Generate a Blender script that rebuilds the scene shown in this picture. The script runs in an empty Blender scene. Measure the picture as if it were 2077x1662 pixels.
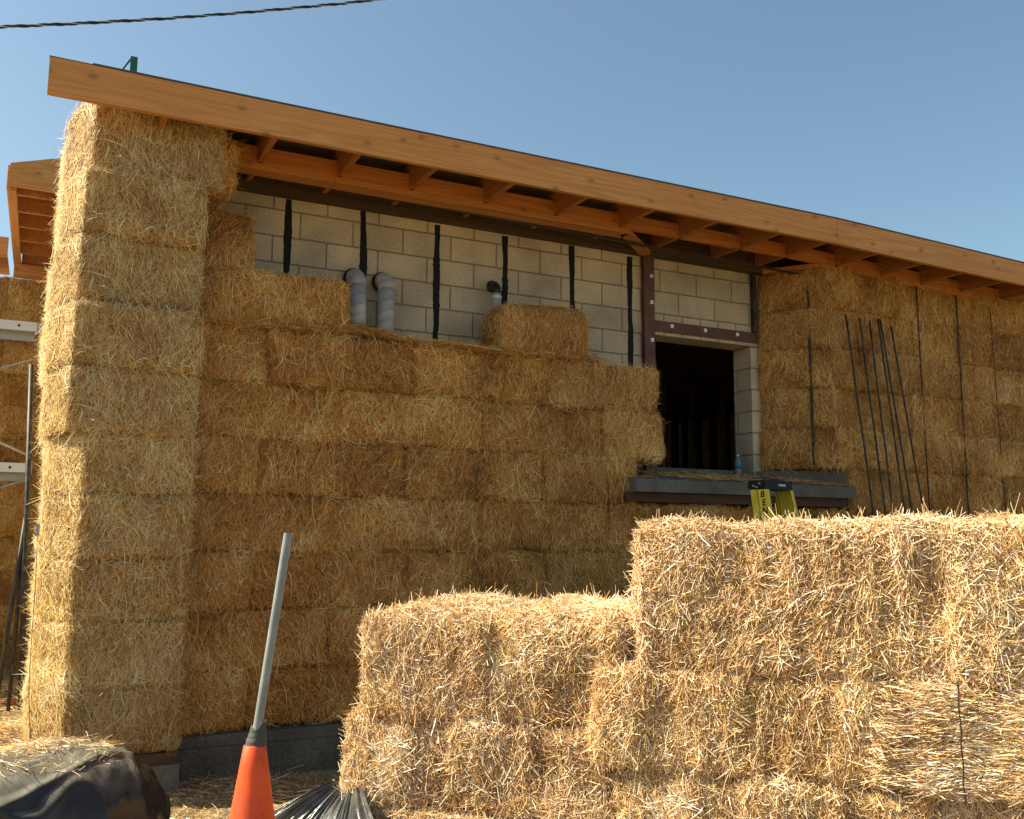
import bpy, bmesh, math, random
import numpy as np
from mathutils import Vector, Matrix
rad = math.radians
S = bpy.context.scene
COL = S.collection

# ------------------------------------------------------------------ camera
YAW, PITCH, ROLL, FPX = 0.45898502653448636, 0.13575677558036223, 0.006370451348524742, 1920.0
CAMPOS = np.array([-1.60212489, -6.83895165, 1.45696768])
Fv = np.array([math.sin(YAW)*math.cos(PITCH), math.cos(YAW)*math.cos(PITCH), math.sin(PITCH)])
R0 = np.array([math.cos(YAW), -math.sin(YAW), 0.0]); U0 = np.cross(R0, Fv)
Rv = R0*math.cos(ROLL)+U0*math.sin(ROLL); Uv = -R0*math.sin(ROLL)+U0*math.cos(ROLL)
cam = bpy.data.cameras.new("camera"); camo = bpy.data.objects.new("camera", cam); COL.objects.link(camo)
cam.sensor_width = 36.0; cam.sensor_fit = 'HORIZONTAL'; cam.lens = FPX/2077*36; cam.clip_start = .05; cam.clip_end = 3000
m = Matrix.Identity(4)
for i in range(3):
    m[i][0], m[i][1], m[i][2], m[i][3] = Rv[i], Uv[i], -Fv[i], CAMPOS[i]
camo.matrix_world = m
S.camera = camo
S.render.resolution_x, S.render.resolution_y = 1024, 819

# ------------------------------------------------------------------ light
SUN_AZ, SUN_EL = rad(155), rad(42)          # azimuth measured from +x towards +y
sx, sy, sz = math.cos(SUN_AZ)*math.cos(SUN_EL), math.sin(SUN_AZ)*math.cos(SUN_EL), math.sin(SUN_EL)
W = bpy.data.worlds.new("World"); S.world = W; W.use_nodes = True
nt = W.node_tree; bg = nt.nodes["Background"]
sky = nt.nodes.new("ShaderNodeTexSky"); sky.sky_type = 'NISHITA'; sky.sun_disc = False
sky.sun_elevation = SUN_EL; sky.sun_rotation = math.atan2(sx, sy)
sky.altitude = 100; sky.air_density = 1.0; sky.dust_density = 1.7; sky.ozone_density = 3.0
nt.links.new(sky.outputs[0], bg.inputs[0]); bg.inputs[1].default_value = 0.097
sl = bpy.data.lights.new("sun", 'SUN'); sl.energy = 5.0; sl.angle = rad(.53); sl.color = (1, .93, .82)
so = bpy.data.objects.new("sun", sl); COL.objects.link(so)
so.rotation_mode = 'QUATERNION'; so.rotation_quaternion = Vector((sx, sy, sz)).to_track_quat('Z', 'Y')
so.location = (-20, 8, 20)
S.view_settings.view_transform = 'Standard'; S.view_settings.look = 'None'
S.view_settings.exposure = 1.0; S.view_settings.gamma = 1; S.view_settings.use_white_balance = True; S.view_settings.white_balance_temperature = 7300; S.view_settings.white_balance_tint = -4; S.view_settings.use_curve_mapping = False
try:
    S.cycles.max_bounces = 8; S.cycles.diffuse_bounces = 5; S.cycles.use_denoising = True; S.cycles.denoiser = 'OPENIMAGEDENOISE'
except Exception: pass

# ------------------------------------------------------------------ materials
def mat(name, color=(.5, .5, .5), rough=.7, spec=.3, metal=0.0):
    M = bpy.data.materials.new(name); M.use_nodes = True
    b = M.node_tree.nodes["Principled BSDF"]
    b.inputs["Base Color"].default_value = (*color, 1); b.inputs["Roughness"].default_value = rough
    b.inputs["Specular IOR Level"].default_value = spec; b.inputs["Metallic"].default_value = metal
    return M
class NB:
    def __init__(s, M): s.t = M.node_tree; s.b = s.t.nodes["Principled BSDF"]
    def n(s, typ, **kw):
        o = s.t.nodes.new(typ)
        for k, v in kw.items():
            if k in o.inputs.keys() if isinstance(k, str) else False: o.inputs[k].default_value = v
            else: setattr(o, k, v)
        return o
    def l(s, a, b): s.t.links.new(a, b)
    def mapping(s, scale=(1, 1, 1), coord='Object', loc=(0, 0, 0), rot=(0, 0, 0)):
        c = s.n("ShaderNodeTexCoord"); mp = s.n("ShaderNodeMapping")
        mp.inputs["Scale"].default_value = scale; mp.inputs["Location"].default_value = loc; mp.inputs["Rotation"].default_value = rot
        s.l(c.outputs[coord], mp.inputs[0]); return mp.outputs[0]
    def noise(s, vec, scale=5, detail=4, rough=.5, dist=0):
        o = s.n("ShaderNodeTexNoise"); o.inputs["Scale"].default_value = scale; o.inputs["Detail"].default_value = detail
        o.inputs["Roughness"].default_value = rough; o.inputs["Distortion"].default_value = dist
        if vec is not None: s.l(vec, o.inputs["Vector"])
        return o.outputs[0]
    def ramp(s, fac, stops):
        r = s.n("ShaderNodeValToRGB"); e = r.color_ramp.elements
        while len(e) < len(stops): e.new(.5)
        for x, (p, c) in zip(e, stops): x.position = p; x.color = (*c, 1) if len(c) == 3 else c
        s.l(fac, r.inputs[0]); return r.outputs[0]
    def mix(s, fac, a, b, mode='MIX'):
        o = s.n("ShaderNodeMix"); o.data_type = 'RGBA'; o.blend_type = mode
        for inp, v in ((o.inputs[0], fac), (o.inputs[6], a), (o.inputs[7], b)):
            if hasattr(v, "is_linked") or isinstance(v, bpy.types.NodeSocket): s.l(v, inp)
            elif isinstance(v, (int, float)): inp.default_value = v
            else: inp.default_value = (*v, 1)
        return o.outputs[2]
    def bump(s, h, strength=.4, dist=.01):
        o = s.n("ShaderNodeBump"); o.inputs["Strength"].default_value = strength; o.inputs["Distance"].default_value = dist
        s.l(h, o.inputs["Height"]); s.l(o.outputs[0], s.b.inputs["Normal"])
    def math(s, op, a, b=0.0):
        o = s.n("ShaderNodeMath"); o.operation = op
        for inp, v in ((o.inputs[0], a), (o.inputs[1], b)):
            if isinstance(v, bpy.types.NodeSocket): s.l(v, inp)
            else: inp.default_value = v
        return o.outputs[0]
    def color(s, c): s.l(c, s.b.inputs["Base Color"])

def wood(name, axis, light, dark, knots=True, rough=.65, knotcol=(.13, .035, .01)):
    M = mat(name, light, rough, .25); N = NB(M)
    sc = [9, 9, 9]; sc[axis] = .30
    v = N.mapping(tuple(sc))
    w = N.mapping((1, 1, 1))
    big = N.noise(w, 1.3, 3, .5)
    g = N.n("ShaderNodeTexNoise"); g.inputs["Scale"].default_value = .9; g.inputs["Detail"].default_value = 2.5; g.inputs["Distortion"].default_value = .5
    N.l(v, g.inputs["Vector"])
    wv = N.math('SINE', N.math('MULTIPLY', g.outputs[0], 75.0))
    wv = N.math('MULTIPLY', N.math('ADD', wv, 1.0), .5)
    fac = N.math('ADD', N.math('MULTIPLY', wv, .55), N.math('MULTIPLY', g.outputs[0], .35))
    c = N.ramp(fac, [(.12, tuple(x*.82 for x in dark)), (.7, light)])
    c = N.mix(N.ramp(big, [(.35, (0, 0, 0)), (.7, (.5, .5, .5))]), c, tuple(x*y for x, y in zip(light, (.82, .62, .45))), 'MIX')
    if knots:
        ks = [5.2, 0, 5.2] if axis == 0 else [0, 2.6, 5.2]
        if axis == 0: ks = [2.6, 0, 4.4]
        kv = N.mapping(tuple(ks), loc=(.37, .2, .61)); ks_ = N.n("ShaderNodeSeparateXYZ"); N.l(kv, ks_.inputs[0])
        kc = N.n("ShaderNodeCombineXYZ"); N.l(ks_.outputs[axis], kc.inputs[0]); N.l(ks_.outputs[2], kc.inputs[1])
        vo = N.n("ShaderNodeTexVoronoi"); vo.voronoi_dimensions = '2D'; vo.inputs["Scale"].default_value = 1.0; N.l(kc.outputs[0], vo.inputs["Vector"])
        k = N.ramp(vo.outputs["Distance"], [(.045, (1, 1, 1)), (.085, (0, 0, 0))])
        c = N.mix(N.math('MULTIPLY', k, .7), c, knotcol)
        ring = N.ramp(vo.outputs["Distance"], [(.07, (.4, .4, .4)), (.17, (0, 0, 0))])
        c = N.mix(ring, c, tuple(x*.6 for x in light))
    fine = N.noise(N.mapping(tuple(x*7 for x in sc)), 4, 3)
    N.color(N.mix(.25, c, N.ramp(fine, [(.3, tuple(x*.5 for x in light)), (.7, light)])))
    N.bump(N.math('ADD', fine, N.math('MULTIPLY', wv, .4)), .25, .003)
    return M
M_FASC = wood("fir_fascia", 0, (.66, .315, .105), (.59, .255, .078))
M_PLATE = wood("fir_plate", 0, (.60, .26, .08), (.48, .18, .05))
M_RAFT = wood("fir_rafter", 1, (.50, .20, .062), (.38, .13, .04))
M_PANEL = wood("fir_panel", 0, (.62, .23, .065), (.50, .165, .045))
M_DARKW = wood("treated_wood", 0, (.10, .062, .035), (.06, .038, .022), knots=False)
M_BROWNW = wood("brown_wood", 0, (.075, .038, .022), (.05, .026, .014), knots=False)
M_OSB = mat("roof_sheathing", (.16, .10, .055), .9)
M_FELT = mat("roofing_felt", (.09, .095, .10), .8)

def block_material(name, width, xoff, zoff, c1=(.64, .53, .385), c2=(.53, .44, .32)):
    M = mat(name, c1, .95, .1); N = NB(M)
    tc = N.n("ShaderNodeTexCoord"); se = N.n("ShaderNodeSeparateXYZ"); N.l(tc.outputs["Object"], se.inputs[0])
    ge = N.n("ShaderNodeNewGeometry")
    xx = N.math('ADD', se.outputs[0], xoff); xy = N.math('ADD', xx, se.outputs[1])
    zz = N.math('ADD', se.outputs[2], zoff)
    cb = N.n("ShaderNodeCombineXYZ"); N.l(xy, cb.inputs[0]); N.l(zz, cb.inputs[1])
    br = N.n("ShaderNodeTexBrick"); N.l(cb.outputs[0], br.inputs["Vector"])
    br.inputs["Scale"].default_value = 1; br.inputs["Mortar Size"].default_value = .008; br.inputs["Mortar Smooth"].default_value = .6
    br.inputs["Brick Width"].default_value = width; br.inputs["Row Height"].default_value = .2032; br.inputs["Bias"].default_value = 0
    br.inputs["Color1"].default_value = (*c1, 1); br.inputs["Color2"].default_value = (*c2, 1); br.inputs["Mortar"].default_value = (.33, .285, .20, 1)
    ob = tc.outputs["Object"]
    n1 = N.n("ShaderNodeTexNoise"); n1.inputs["Scale"].default_value = 2.2; n1.inputs["Detail"].default_value = 5; N.l(ob, n1.inputs["Vector"])
    n2 = N.n("ShaderNodeTexNoise"); n2.inputs["Scale"].default_value = 75; n2.inputs["Detail"].default_value = 3; N.l(ob, n2.inputs["Vector"])
    c = N.mix(1.0, br.outputs[0], N.ramp(n1.outputs[0], [(.28, (.62, .62, .64)), (.72, (1.14, 1.12, 1.08))]), 'MULTIPLY')
    c = N.mix(1.0, c, N.ramp(n2.outputs[0], [(.36, (.80, .80, .80)), (.56, (1.04, 1.04, 1.04))]), 'MULTIPLY')
    N.color(c)
    h = N.math('ADD', N.math('MULTIPLY', br.outputs["Fac"], -1.0), N.math('MULTIPLY', n2.outputs[0], .6))
    N.bump(h, 1.0, .007)
    return M
M_CMU = block_material("concrete_block", .4064, 20*.4064, -3.667+19*.2032)
M_SOLD = block_material("lintel_block", .2032, -3.30+40*.2032+.11, -3.26+20*.2032)
def concrete(name, c):
    M = mat(name, c, .9, .15); N = NB(M); v = N.mapping()
    a = N.noise(v, 3, 6); b = N.noise(v, 60, 4)
    N.color(N.mix(1, N.ramp(a, [(.3, tuple(x*.65 for x in c)), (.7, tuple(x*1.15 for x in c))]), N.ramp(b, [(.35, (.7, .7, .7)), (.6, (1, 1, 1))]), 'MULTIPLY'))
    N.bump(N.math('ADD', b, N.math('MULTIPLY', a, .5)), .5, .006); return M
M_CONC = concrete("grey_concrete", (.17, .155, .13)); M_FOOT = concrete("footing_concrete", (.155, .135, .11))
M_STEEL = mat("primed_steel", (.115, .043, .028), .55, .35)
N = NB(M_STEEL); a = N.noise(N.mapping(), 9, 5); N.color(N.ramp(a, [(.3, (.085, .032, .022)), (.7, (.14, .055, .035))]))
M_BOLT = mat("zinc_bolt", (.75, .75, .76), .35, .5, .6)
M_TAR = mat("black_mastic", (.012, .012, .013), .75, .2)
M_BLACK = mat("black_rod", (.022, .021, .021), .55, .4)
N = NB(M_BLACK); a = N.noise(N.mapping((1, 1, .6)), 26, 4); N.color(N.ramp(a, [(.45, (.016, .015, .016)), (.66, (.07, .05, .03))]))
M_TAPE = mat("grey_tape", (.42, .42, .43), .5, .4)
N = NB(M_TAPE); v = N.mapping((1, 1, 1), rot=(.35, .25, 0)); se = N.n("ShaderNodeSeparateXYZ"); N.l(v, se.inputs[0])
fr = N.math('FRACT', N.math('MULTIPLY', se.outputs[2], 14.0)); a = N.noise(N.mapping(), 6, 3)
N.color(N.mix(1, N.ramp(fr, [(.0, (.36, .34, .33)), (.08, (.52, .49, .47)), (.9, (.60, .56, .54)), (1.0, (.42, .39, .38))]), N.ramp(a, [(.4, (.65, .66, .7)), (.6, (1, .96, .95))]), 'MULTIPLY'))
N.bump(fr, .5, .004)
M_ABS = mat("black_plastic_pipe", (.018, .018, .018), .4, .5)
M_WHITE = mat("white_wrap", (.7, .7, .7), .5)
M_ALU = mat("aluminium", (.68, .67, .66), .45, .5, .35)
M_GALV = mat("galvanised_tube", (.36, .36, .37), .45, .5, .6)
M_PVC = mat("grey_conduit", (.25, .26, .27), .4, .4)
N = NB(M_PVC); a = N.noise(N.mapping(), 20, 5); N.color(N.ramp(a, [(.35, (.20, .215, .225)), (.7, (.28, .295, .30))]))
M_ORANGE = mat("cone_plastic", (.85, .09, .018), .5, .4)
N = NB(M_ORANGE); a = N.noise(N.mapping(), 7, 6, .6); b = N.noise(N.mapping((1, 1, .4)), 60, 3)
c = N.ramp(a, [(.35, (.66, .056, .012)), (.62, (.82, .088, .017))]); e_ = N.noise(N.mapping((1, 1, .5)), 5.5, 7, .75)
c = N.mix(N.ramp(e_, [(.58, (0, 0, 0)), (.70, (.55, .55, .55))]), c, (.42, .10, .05))
N.color(N.mix(N.ramp(b, [(.62, (0, 0, 0)), (.70, (.7, .7, .7))]), c, (.20, .05, .025)))
b2 = N.noise(N.mapping(), 90, 3); N.bump(b2, .12, .002)
M_DUCT = mat("duct_tape", (.065, .065, .06), .6, .3)
M_YELLOW = mat("yellow_fibreglass", (.62, .50, .05), .45, .4)
N = NB(M_YELLOW); a = N.noise(N.mapping((3, 3, .6)), 14, 5); N.color(N.ramp(a, [(.3, (.48, .36, .03)), (.7, (.68, .56, .06))]))
M_CAP = mat("black_cap", (.008, .008, .009), .6, .2)
M_GREEN = mat("green_metal", (.02, .10, .07), .4, .5)
M_CABLE = mat("cable_sheath", (.02, .025, .025), .5, .4)
M_CABLE2 = mat("bare_messenger_wire", (.45, .44, .42), .4, .5, .5)
M_TWINE = mat("twine", (.035, .028, .02), .8)
M_STRAPW = mat("strap_wire", (.10, .095, .09), .5)
M_BAG = mat("black_polythene", (.035, .034, .034), .30, .4)
N = NB(M_BAG); a = N.noise(N.mapping((1, 1, 1)), 2.6, 6, .6); d = N.noise(N.mapping((1, .35, 1), rot=(0, .5, .4)), 16, 4)
geo = N.n("ShaderNodeNewGeometry"); sg = N.n("ShaderNodeSeparateXYZ"); N.l(geo.outputs["Normal"], sg.inputs[0])
dust = N.math('MULTIPLY', N.ramp(sg.outputs[2], [(.55, (0, 0, 0)), (.9, (1, 1, 1))]), N.ramp(a, [(.33, (.4, .4, .4)), (.6, (.95, .95, .95))]))
N.color(N.mix(dust, (.026, .023, .021), (.20, .17, .13)))
N.l(N.math('ADD', N.math('MULTIPLY', dust, .5), .27), N.b.inputs["Roughness"]); N.bump(N.math('ADD', a, N.math('MULTIPLY', d, .35)), .5, .02)
M_BAG2 = mat("stretched_polythene", (.06, .056, .054), .27, .9)
N = NB(M_BAG2); a = N.noise(N.mapping(), 11, 5); N.bump(a, .35, .02); N.color(N.ramp(a, [(.4, (.045, .042, .04)), (.65, (.13, .115, .10))]))

def straw_mat(name, stops, trans=.0, rough=.5, spec=.35):
    M = mat(name, (.5, .35, .15), rough, spec); N = NB(M)
    at = N.n("ShaderNodeAttribute"); at.attribute_name = "rnd"
    oi = N.n("ShaderNodeObjectInfo")
    c = N.ramp(at.outputs["Fac"], stops)
    lo_ = (.92, .89, .86) if name != "straw_pile" else (.96, .94, .92)
    tint = N.ramp(oi.outputs["Random"], [(0, lo_), (.4, (1, 1, 1)), (1, (1.06, 1.07, 1.02))])
    v = N.n("ShaderNodeNewGeometry"); n1 = N.n("ShaderNodeTexNoise"); n1.inputs["Scale"].default_value = 3.1; n1.inputs["Detail"].default_value = 4; n1.inputs["Roughness"].default_value = .6
    N.l(v.outputs["Position"], n1.inputs["Vector"])
    c = N.mix(1, c, N.ramp(n1.outputs[0], [(.32, (.90, .85, .80)), (.52, (1, 1, 1)), (.72, (1.07, 1.10, 1.02))]), 'MULTIPLY')
    N.color(N.mix(1, c, tint, 'MULTIPLY'))
    return M
M_STRAW = straw_mat("straw_wall", [(0, (0.166, 0.060, 0.013)), (.3, (0.499, 0.223, 0.055)), (.6, (0.760, 0.395, 0.109)), (.84, (0.921, 0.582, 0.199)), (1, (0.921, 0.810, 0.435))])
M_STRAWL = straw_mat("straw_pillar", [(0, (0.192, 0.092, 0.030)), (.3, (0.499, 0.296, 0.102)), (.6, (0.711, 0.462, 0.186)), (.84, (0.798, 0.628, 0.322)), (1, (0.798, 0.776, 0.566))])
M_STRAWP = straw_mat("straw_pile", [(0, (0.250, 0.119, 0.045)), (.26, (0.603, 0.346, 0.151)), (.6, (0.853, 0.564, 0.291)), (.86, (0.950, 0.723, 0.459)), (1, (0.950, 0.861, 0.739))], rough=.36, spec=.6)
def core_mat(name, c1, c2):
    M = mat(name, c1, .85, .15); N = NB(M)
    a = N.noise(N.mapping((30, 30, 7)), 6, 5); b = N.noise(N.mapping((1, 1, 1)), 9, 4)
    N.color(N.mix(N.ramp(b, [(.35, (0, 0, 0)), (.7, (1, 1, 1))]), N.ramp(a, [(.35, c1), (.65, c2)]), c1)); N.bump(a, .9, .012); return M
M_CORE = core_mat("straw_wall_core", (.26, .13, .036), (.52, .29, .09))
M_COREP = core_mat("straw_pile_core", (.46, .27, .10), (.76, .52, .22))

M_GROUND = mat("straw_littered_dirt", (.2, .15, .1), .95, .1)
N = NB(M_GROUND); v = N.mapping(); a = N.noise(v, .9, 8, .6); b = N.noise(v, 26, 6, .6); d = N.noise(N.mapping((1, .18, 1), rot=(0, 0, .5)), 60, 4)
c = N.ramp(a, [(.35, (.17, .12, .075)), (.65, (.34, .24, .125))])
c = N.mix(1, c, N.ramp(b, [(.3, (.6, .6, .6)), (.7, (1.15, 1.15, 1.15))]), 'MULTIPLY')
N.color(N.mix(N.ramp(d, [(.52, (0, 0, 0)), (.62, (.7, .7, .7))]), c, (.50, .37, .19)))
N.bump(N.math('ADD', b, N.math('MULTIPLY', d, .5)), .9, .03)

# ------------------------------------------------------------------ helpers
def tag(o, label=None, cat=None, group=None, kind=None):
    if label: o['label'] = label
    if cat: o['category'] = cat
    if group: o['group'] = group
    if kind: o['kind'] = kind
    return o
def empty(name, loc, label=None, cat=None, group=None, kind=None):
    o = bpy.data.objects.new(name, None); COL.objects.link(o); o.location = loc; o.empty_display_size = .1
    return tag(o, label, cat, group, kind)
def link(name, me, parent=None):
    o = bpy.data.objects.new(name, me); COL.objects.link(o)
    if parent is not None:
        o.parent = parent
        l = Vector(parent.location); p = parent.parent
        while p is not None: l += Vector(p.location); p = p.parent
        if parent.type == 'EMPTY' or l.length > 0: o.location = -l
    return o
def bm_obj(name, bm, M, parent=None, smooth=False, bevel=0):
    if bevel:
        es = [e for e in bm.edges if len(e.link_faces) == 2 and e.calc_face_angle(0) > .6]
        if es: bmesh.ops.bevel(bm, geom=es, offset=bevel, segments=1, affect='EDGES', clamp_overlap=True)
    bmesh.ops.recalc_face_normals(bm, faces=bm.faces)
    me = bpy.data.meshes.new(name); bm.to_mesh(me); bm.free()
    me.materials.append(M)
    if smooth:
        for p in me.polygons: p.use_smooth = True
    return link(name, me, parent)
def add_box(bm, x0, x1, y0, y1, z0, z1, shear=None):
    vs = [bm.verts.new((x, y, z)) for z in (z0, z1) for y in (y0, y1) for x in (x0, x1)]
    for f in ((0, 2, 3, 1), (4, 5, 7, 6), (0, 1, 5, 4), (2, 6, 7, 3), (0, 4, 6, 2), (1, 3, 7, 5)):
        bm.faces.new([vs[i] for i in f])
    return vs
def box(name, x0, x1, y0, y1, z0, z1, M, parent=None, bevel=.003):
    bm = bmesh.new(); add_box(bm, x0, x1, y0, y1, z0, z1); return bm_obj(name, bm, M, parent, bevel=bevel)
def prism(name, pts, axis, a, b, M, parent=None, bevel=0):
    """pts: 2-D outline; axis: 0 -> (y,z) extruded in x, 1 -> (x,z) in y, 2 -> (x,y) in z"""
    bm = bmesh.new()
    def P(p, t): return {0: (t, p[0], p[1]), 1: (p[0], t, p[1]), 2: (p[0], p[1], t)}[axis]
    A = [bm.verts.new(P(p, a)) for p in pts]; B = [bm.verts.new(P(p, b)) for p in pts]
    bm.faces.new(A); bm.faces.new(B[::-1])
    for i in range(len(pts)):
        j = (i+1) % len(pts); bm.faces.new((A[i], B[i], B[j], A[j]))
    return bm_obj(name, bm, M, parent, bevel=bevel)
def add_tube(bm, pts, r, n=10, cap=True):
    pts = [Vector(p) for p in pts]; rs = r if isinstance(r, (list, tuple)) else [r]*len(pts)
    t0 = (pts[1]-pts[0]).normalized(); a = t0.orthogonal().normalized(); rings = []
    for i, p in enumerate(pts):
        t = (pts[min(i+1, len(pts)-1)]-pts[max(i-1, 0)]).normalized()
        a = (a-t*a.dot(t)).normalized(); b = t.cross(a)
        rings.append([bm.verts.new(p+(a*math.cos(2*math.pi*k/n)+b*math.sin(2*math.pi*k/n))*rs[i]) for k in range(n)])
    for A, B in zip(rings, rings[1:]):
        for k in range(n): bm.faces.new((A[k], A[(k+1) % n], B[(k+1) % n], B[k]))
    if cap: bm.faces.new(rings[0][::-1]); bm.faces.new(rings[-1])
def tube(name, pts, r, M, parent=None, n=10):
    bm = bmesh.new(); add_tube(bm, pts, r, n); return bm_obj(name, bm, M, parent, smooth=True)
def pix(px, py, y=None, z=None, fwd=None):
    d = Fv+Rv*((px-1038.5)/FPX)-Uv*((py-831)/FPX)
    if y is not None: t = (y-CAMPOS[1])/d[1]
    elif z is not None: t = (z-CAMPOS[2])/d[2]
    else: t = fwd
    return CAMPOS+t*d

# ------------------------------------------------------------------ straw
def noise3(seed, freq, n=10, aniso=(1, 1, 1)):
    rs = np.random.RandomState(seed); k = rs.normal(size=(n, 3))*freq*np.array(aniso); ph = rs.rand(n)*6.283
    return lambda p: np.sin(p@k.T+ph).sum(1)/math.sqrt(n/2.0)/1.6
def box_surface(face, u, v, half, r):
    """face 0..5 = -y +y -x +x +z -z; u,v in -1..1"""
    one = np.ones_like(u)
    P = {0: (u, -one, v), 1: (u, one, v), 2: (-one, u, v), 3: (one, u, v), 4: (u, v, one), 5: (u, v, -one)}[face]
    p = np.stack(P, -1)*half
    inner = np.clip(p, -(half-r), half-r); d = p-inner; nn = np.linalg.norm(d, axis=1, keepdims=True); d = d/nn
    return inner+d*r, d
def make_bale(name, L, D, H, seed, kind='wall', dens=1.0, chamfer=0.0, faces=(1, .25, .6, .6, .5, .15), strings=False, rnd=None):
    rs = np.random.RandomState(seed)
    pile = kind == 'pile'
    half = np.array([L, D, H])/2-(.004 if not pile else .006); r = rnd or (.036 if not pile else .06)
    nA = noise3(seed+1, 9, 12); nB = noise3(seed+2, 38, 14, (1, 1, .25)); nC = noise3(seed+3, 3.5, 8); nD = noise3(seed+4, 22, 12)
    amp = 1.5 if pile else 1.0
    def disp(p, n):
        d = .010*nA(p)+.005*nB(p)+.004*nD(p)+(.010 if pile else .008)*nC(p)
        ez = np.clip((np.abs(p[:, 2])/half[2]-.72)/.28, 0, 1)
        d = d*amp-.010*ez**2*(np.abs(n[:, 2]) < .9)
        q = p+n*d[:, None]
        return q
    V = []; Q = []; RN = []; MI = []; off = 0
    for f in range(6):
        a, b = {0: (0, 2), 1: (0, 2), 2: (1, 2), 3: (1, 2), 4: (0, 1), 5: (0, 1)}[f]
        st = .022 if pile else .035
        nu = max(4, int(2*half[a]/st)); nv = max(4, int(2*half[b]/st))
        # grid denser at rounded edges is not needed: straw hides it
        uu, vv = np.meshgrid(np.linspace(-1, 1, nu+1), np.linspace(-1, 1, nv+1), indexing='ij')
        p, n = box_surface(f, uu.ravel(), vv.ravel(), half, r); q = disp(p, n)
        V.append(q); idx = np.arange((nu+1)*(nv+1)).reshape(nu+1, nv+1)+off
        qd = np.stack([idx[:-1, :-1], idx[1:, :-1], idx[1:, 1:], idx[:-1, 1:]], -1).reshape(-1, 4)
        if f in (1, 2, 4): qd = qd[:, ::-1]
        if f in (0, 1): pass
        Q.append(qd); RN.append(np.full(len(qd), .3)); MI.append(np.zeros(len(qd), int)); off += len(q)
    areas = [L*H, L*H, D*H, D*H, L*D, L*D]
    base = (22000 if pile else 14500)*dens
    for f in range(6):
        n_ = int(areas[f]*base*faces[f])
        if n_ < 10: continue
        u = rs.rand(n_)*2-1; v = rs.rand(n_)*2-1
        p, n = box_surface(f, u, v, half, r); q = disp(p, n)
        up = np.tile(np.array([0, 0, 1.0]), (n_, 1)) if f < 4 else np.tile(np.array([0, 1.0, 0]), (n_, 1))
        th = np.cross(up, n); th /= np.linalg.norm(th, axis=1, keepdims=True)+1e-9; tv = np.cross(n, th)
        edge = np.clip((np.abs(v)-.62)/.38, 0, 1) if f < 4 else np.ones(n_)*.6
        bias = nC(q*2.3)*.5
        if pile: ang = np.where(rs.rand(n_) < .30, math.pi/2+bias+rs.normal(size=n_)*.45, rs.rand(n_)*math.pi)
        else: ang = np.where(rs.rand(n_) < .66-.5*edge, math.pi/2+bias*.7+rs.normal(size=n_)*.40, rs.rand(n_)*math.pi)
        if pile and f < 4: ang = np.where(v > .86, rs.normal(size=n_)*.5, ang)
        ang = ang+math.pi*(rs.rand(n_) < .5)
        if strings and f == 0:
            m_ = (np.abs(v) < .93); ang = np.where(m_, bias*.3+rs.normal(size=n_)*.28+math.pi*(rs.rand(n_) < .5), ang)
        long_ = rs.rand(n_) < (.045 if pile else .04)
        ln = (.022+rs.gamma(1.9, .023, n_)) if pile else (.032+rs.gamma(2.2, .018, n_))
        ln = np.clip(ln, .018, .18); ln = np.where(long_, (.08 if pile else .13)+rs.rand(n_)*.10, ln)
        wd = (rs.uniform(.0013, .0034, n_) if pile else rs.uniform(.0015, .0036, n_))
        if pile: wd = np.where(rs.rand(n_) < .06, wd*1.6, wd)
        offn = rs.uniform(-.004, .009, n_) if not pile else rs.uniform(-.008, .010, n_)
        lift = rs.exponential(.006 if not pile else .005, n_)*np.where(rs.rand(n_) < .10, 3.0, 1.0)+np.where(long_, .012 if not pile else .004, 0)
        curv = rs.normal(size=n_)*(1.35 if not pile else .4)
        seg = 3
        K = seg+1
        pts = np.zeros((K, n_, 3)); cur = q+n*offn[:, None]; a_ = ang-curv*.5
        start = cur-(np.cos(ang)[:, None]*th+np.sin(ang)[:, None]*tv)*(ln*.5)[:, None]
        tilt = rs.normal(size=n_)*(.10 if not pile else ((.22 if strings else .13) if f < 4 else .07))
        pts[0] = start+n*(-tilt*ln*.5)[:, None]
        for k in range(1, K):
            aa = a_+curv*(k-.5)/seg
            dv = np.cos(aa)[:, None]*th+np.sin(aa)[:, None]*tv
            s_ = k/seg
            pts[k] = pts[k-1]+dv*(ln/seg)[:, None]+n*((tilt*ln/seg)+lift*(s_**2-((k-1)/seg)**2))[:, None]
        if f < 4 and not pile:      # loose ends droop
            for k in range(2, K): pts[k][:, 2] -= (ln*.10*(k/seg)**2)*(long_*1.0+.3)
        dirm = pts[-1]-pts[0]; dirm /= np.linalg.norm(dirm, axis=1, keepdims=True)+1e-9
        s1 = np.cross(dirm, n); s1 /= np.linalg.norm(s1, axis=1, keepdims=True)+1e-9; s2 = np.cross(s1, dirm)
        rn = np.clip(.50+(.30 if pile else .26)*rs.normal(size=n_)+.13*nC(q*1.7)+.08*nA(q)+np.where(long_, .2, 0)+.03*edge+(.07 if strings else 0)+(.04 if pile else 0), 0, 1)
        if pile:
            ns = 3; ph = rs.rand(n_)*2.1
            ring = [s1*np.cos(ph+2.094*j)[:, None]*(wd*.62)[:, None]+s2*np.sin(ph+2.094*j)[:, None]*(wd*.62)[:, None] for j in range(3)]
            blk = np.stack([pts[k]+ring[j]*(1.0 if 0 < k < K-1 else .75) for k in range(K) for j in range(3)], 1)  # n,K*3,3
            V.append(blk.reshape(-1, 3)); b0 = off+np.arange(n_)*K*3
            for k in range(seg):
                for j in range(3):
                    j2 = (j+1) % 3
                    Q.append(np.stack([b0+k*3+j, b0+k*3+j2, b0+(k+1)*3+j2, b0+(k+1)*3+j], -1)); RN.append(rn); MI.append(np.ones(n_, int))
            off += n_*K*3
        else:
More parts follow.
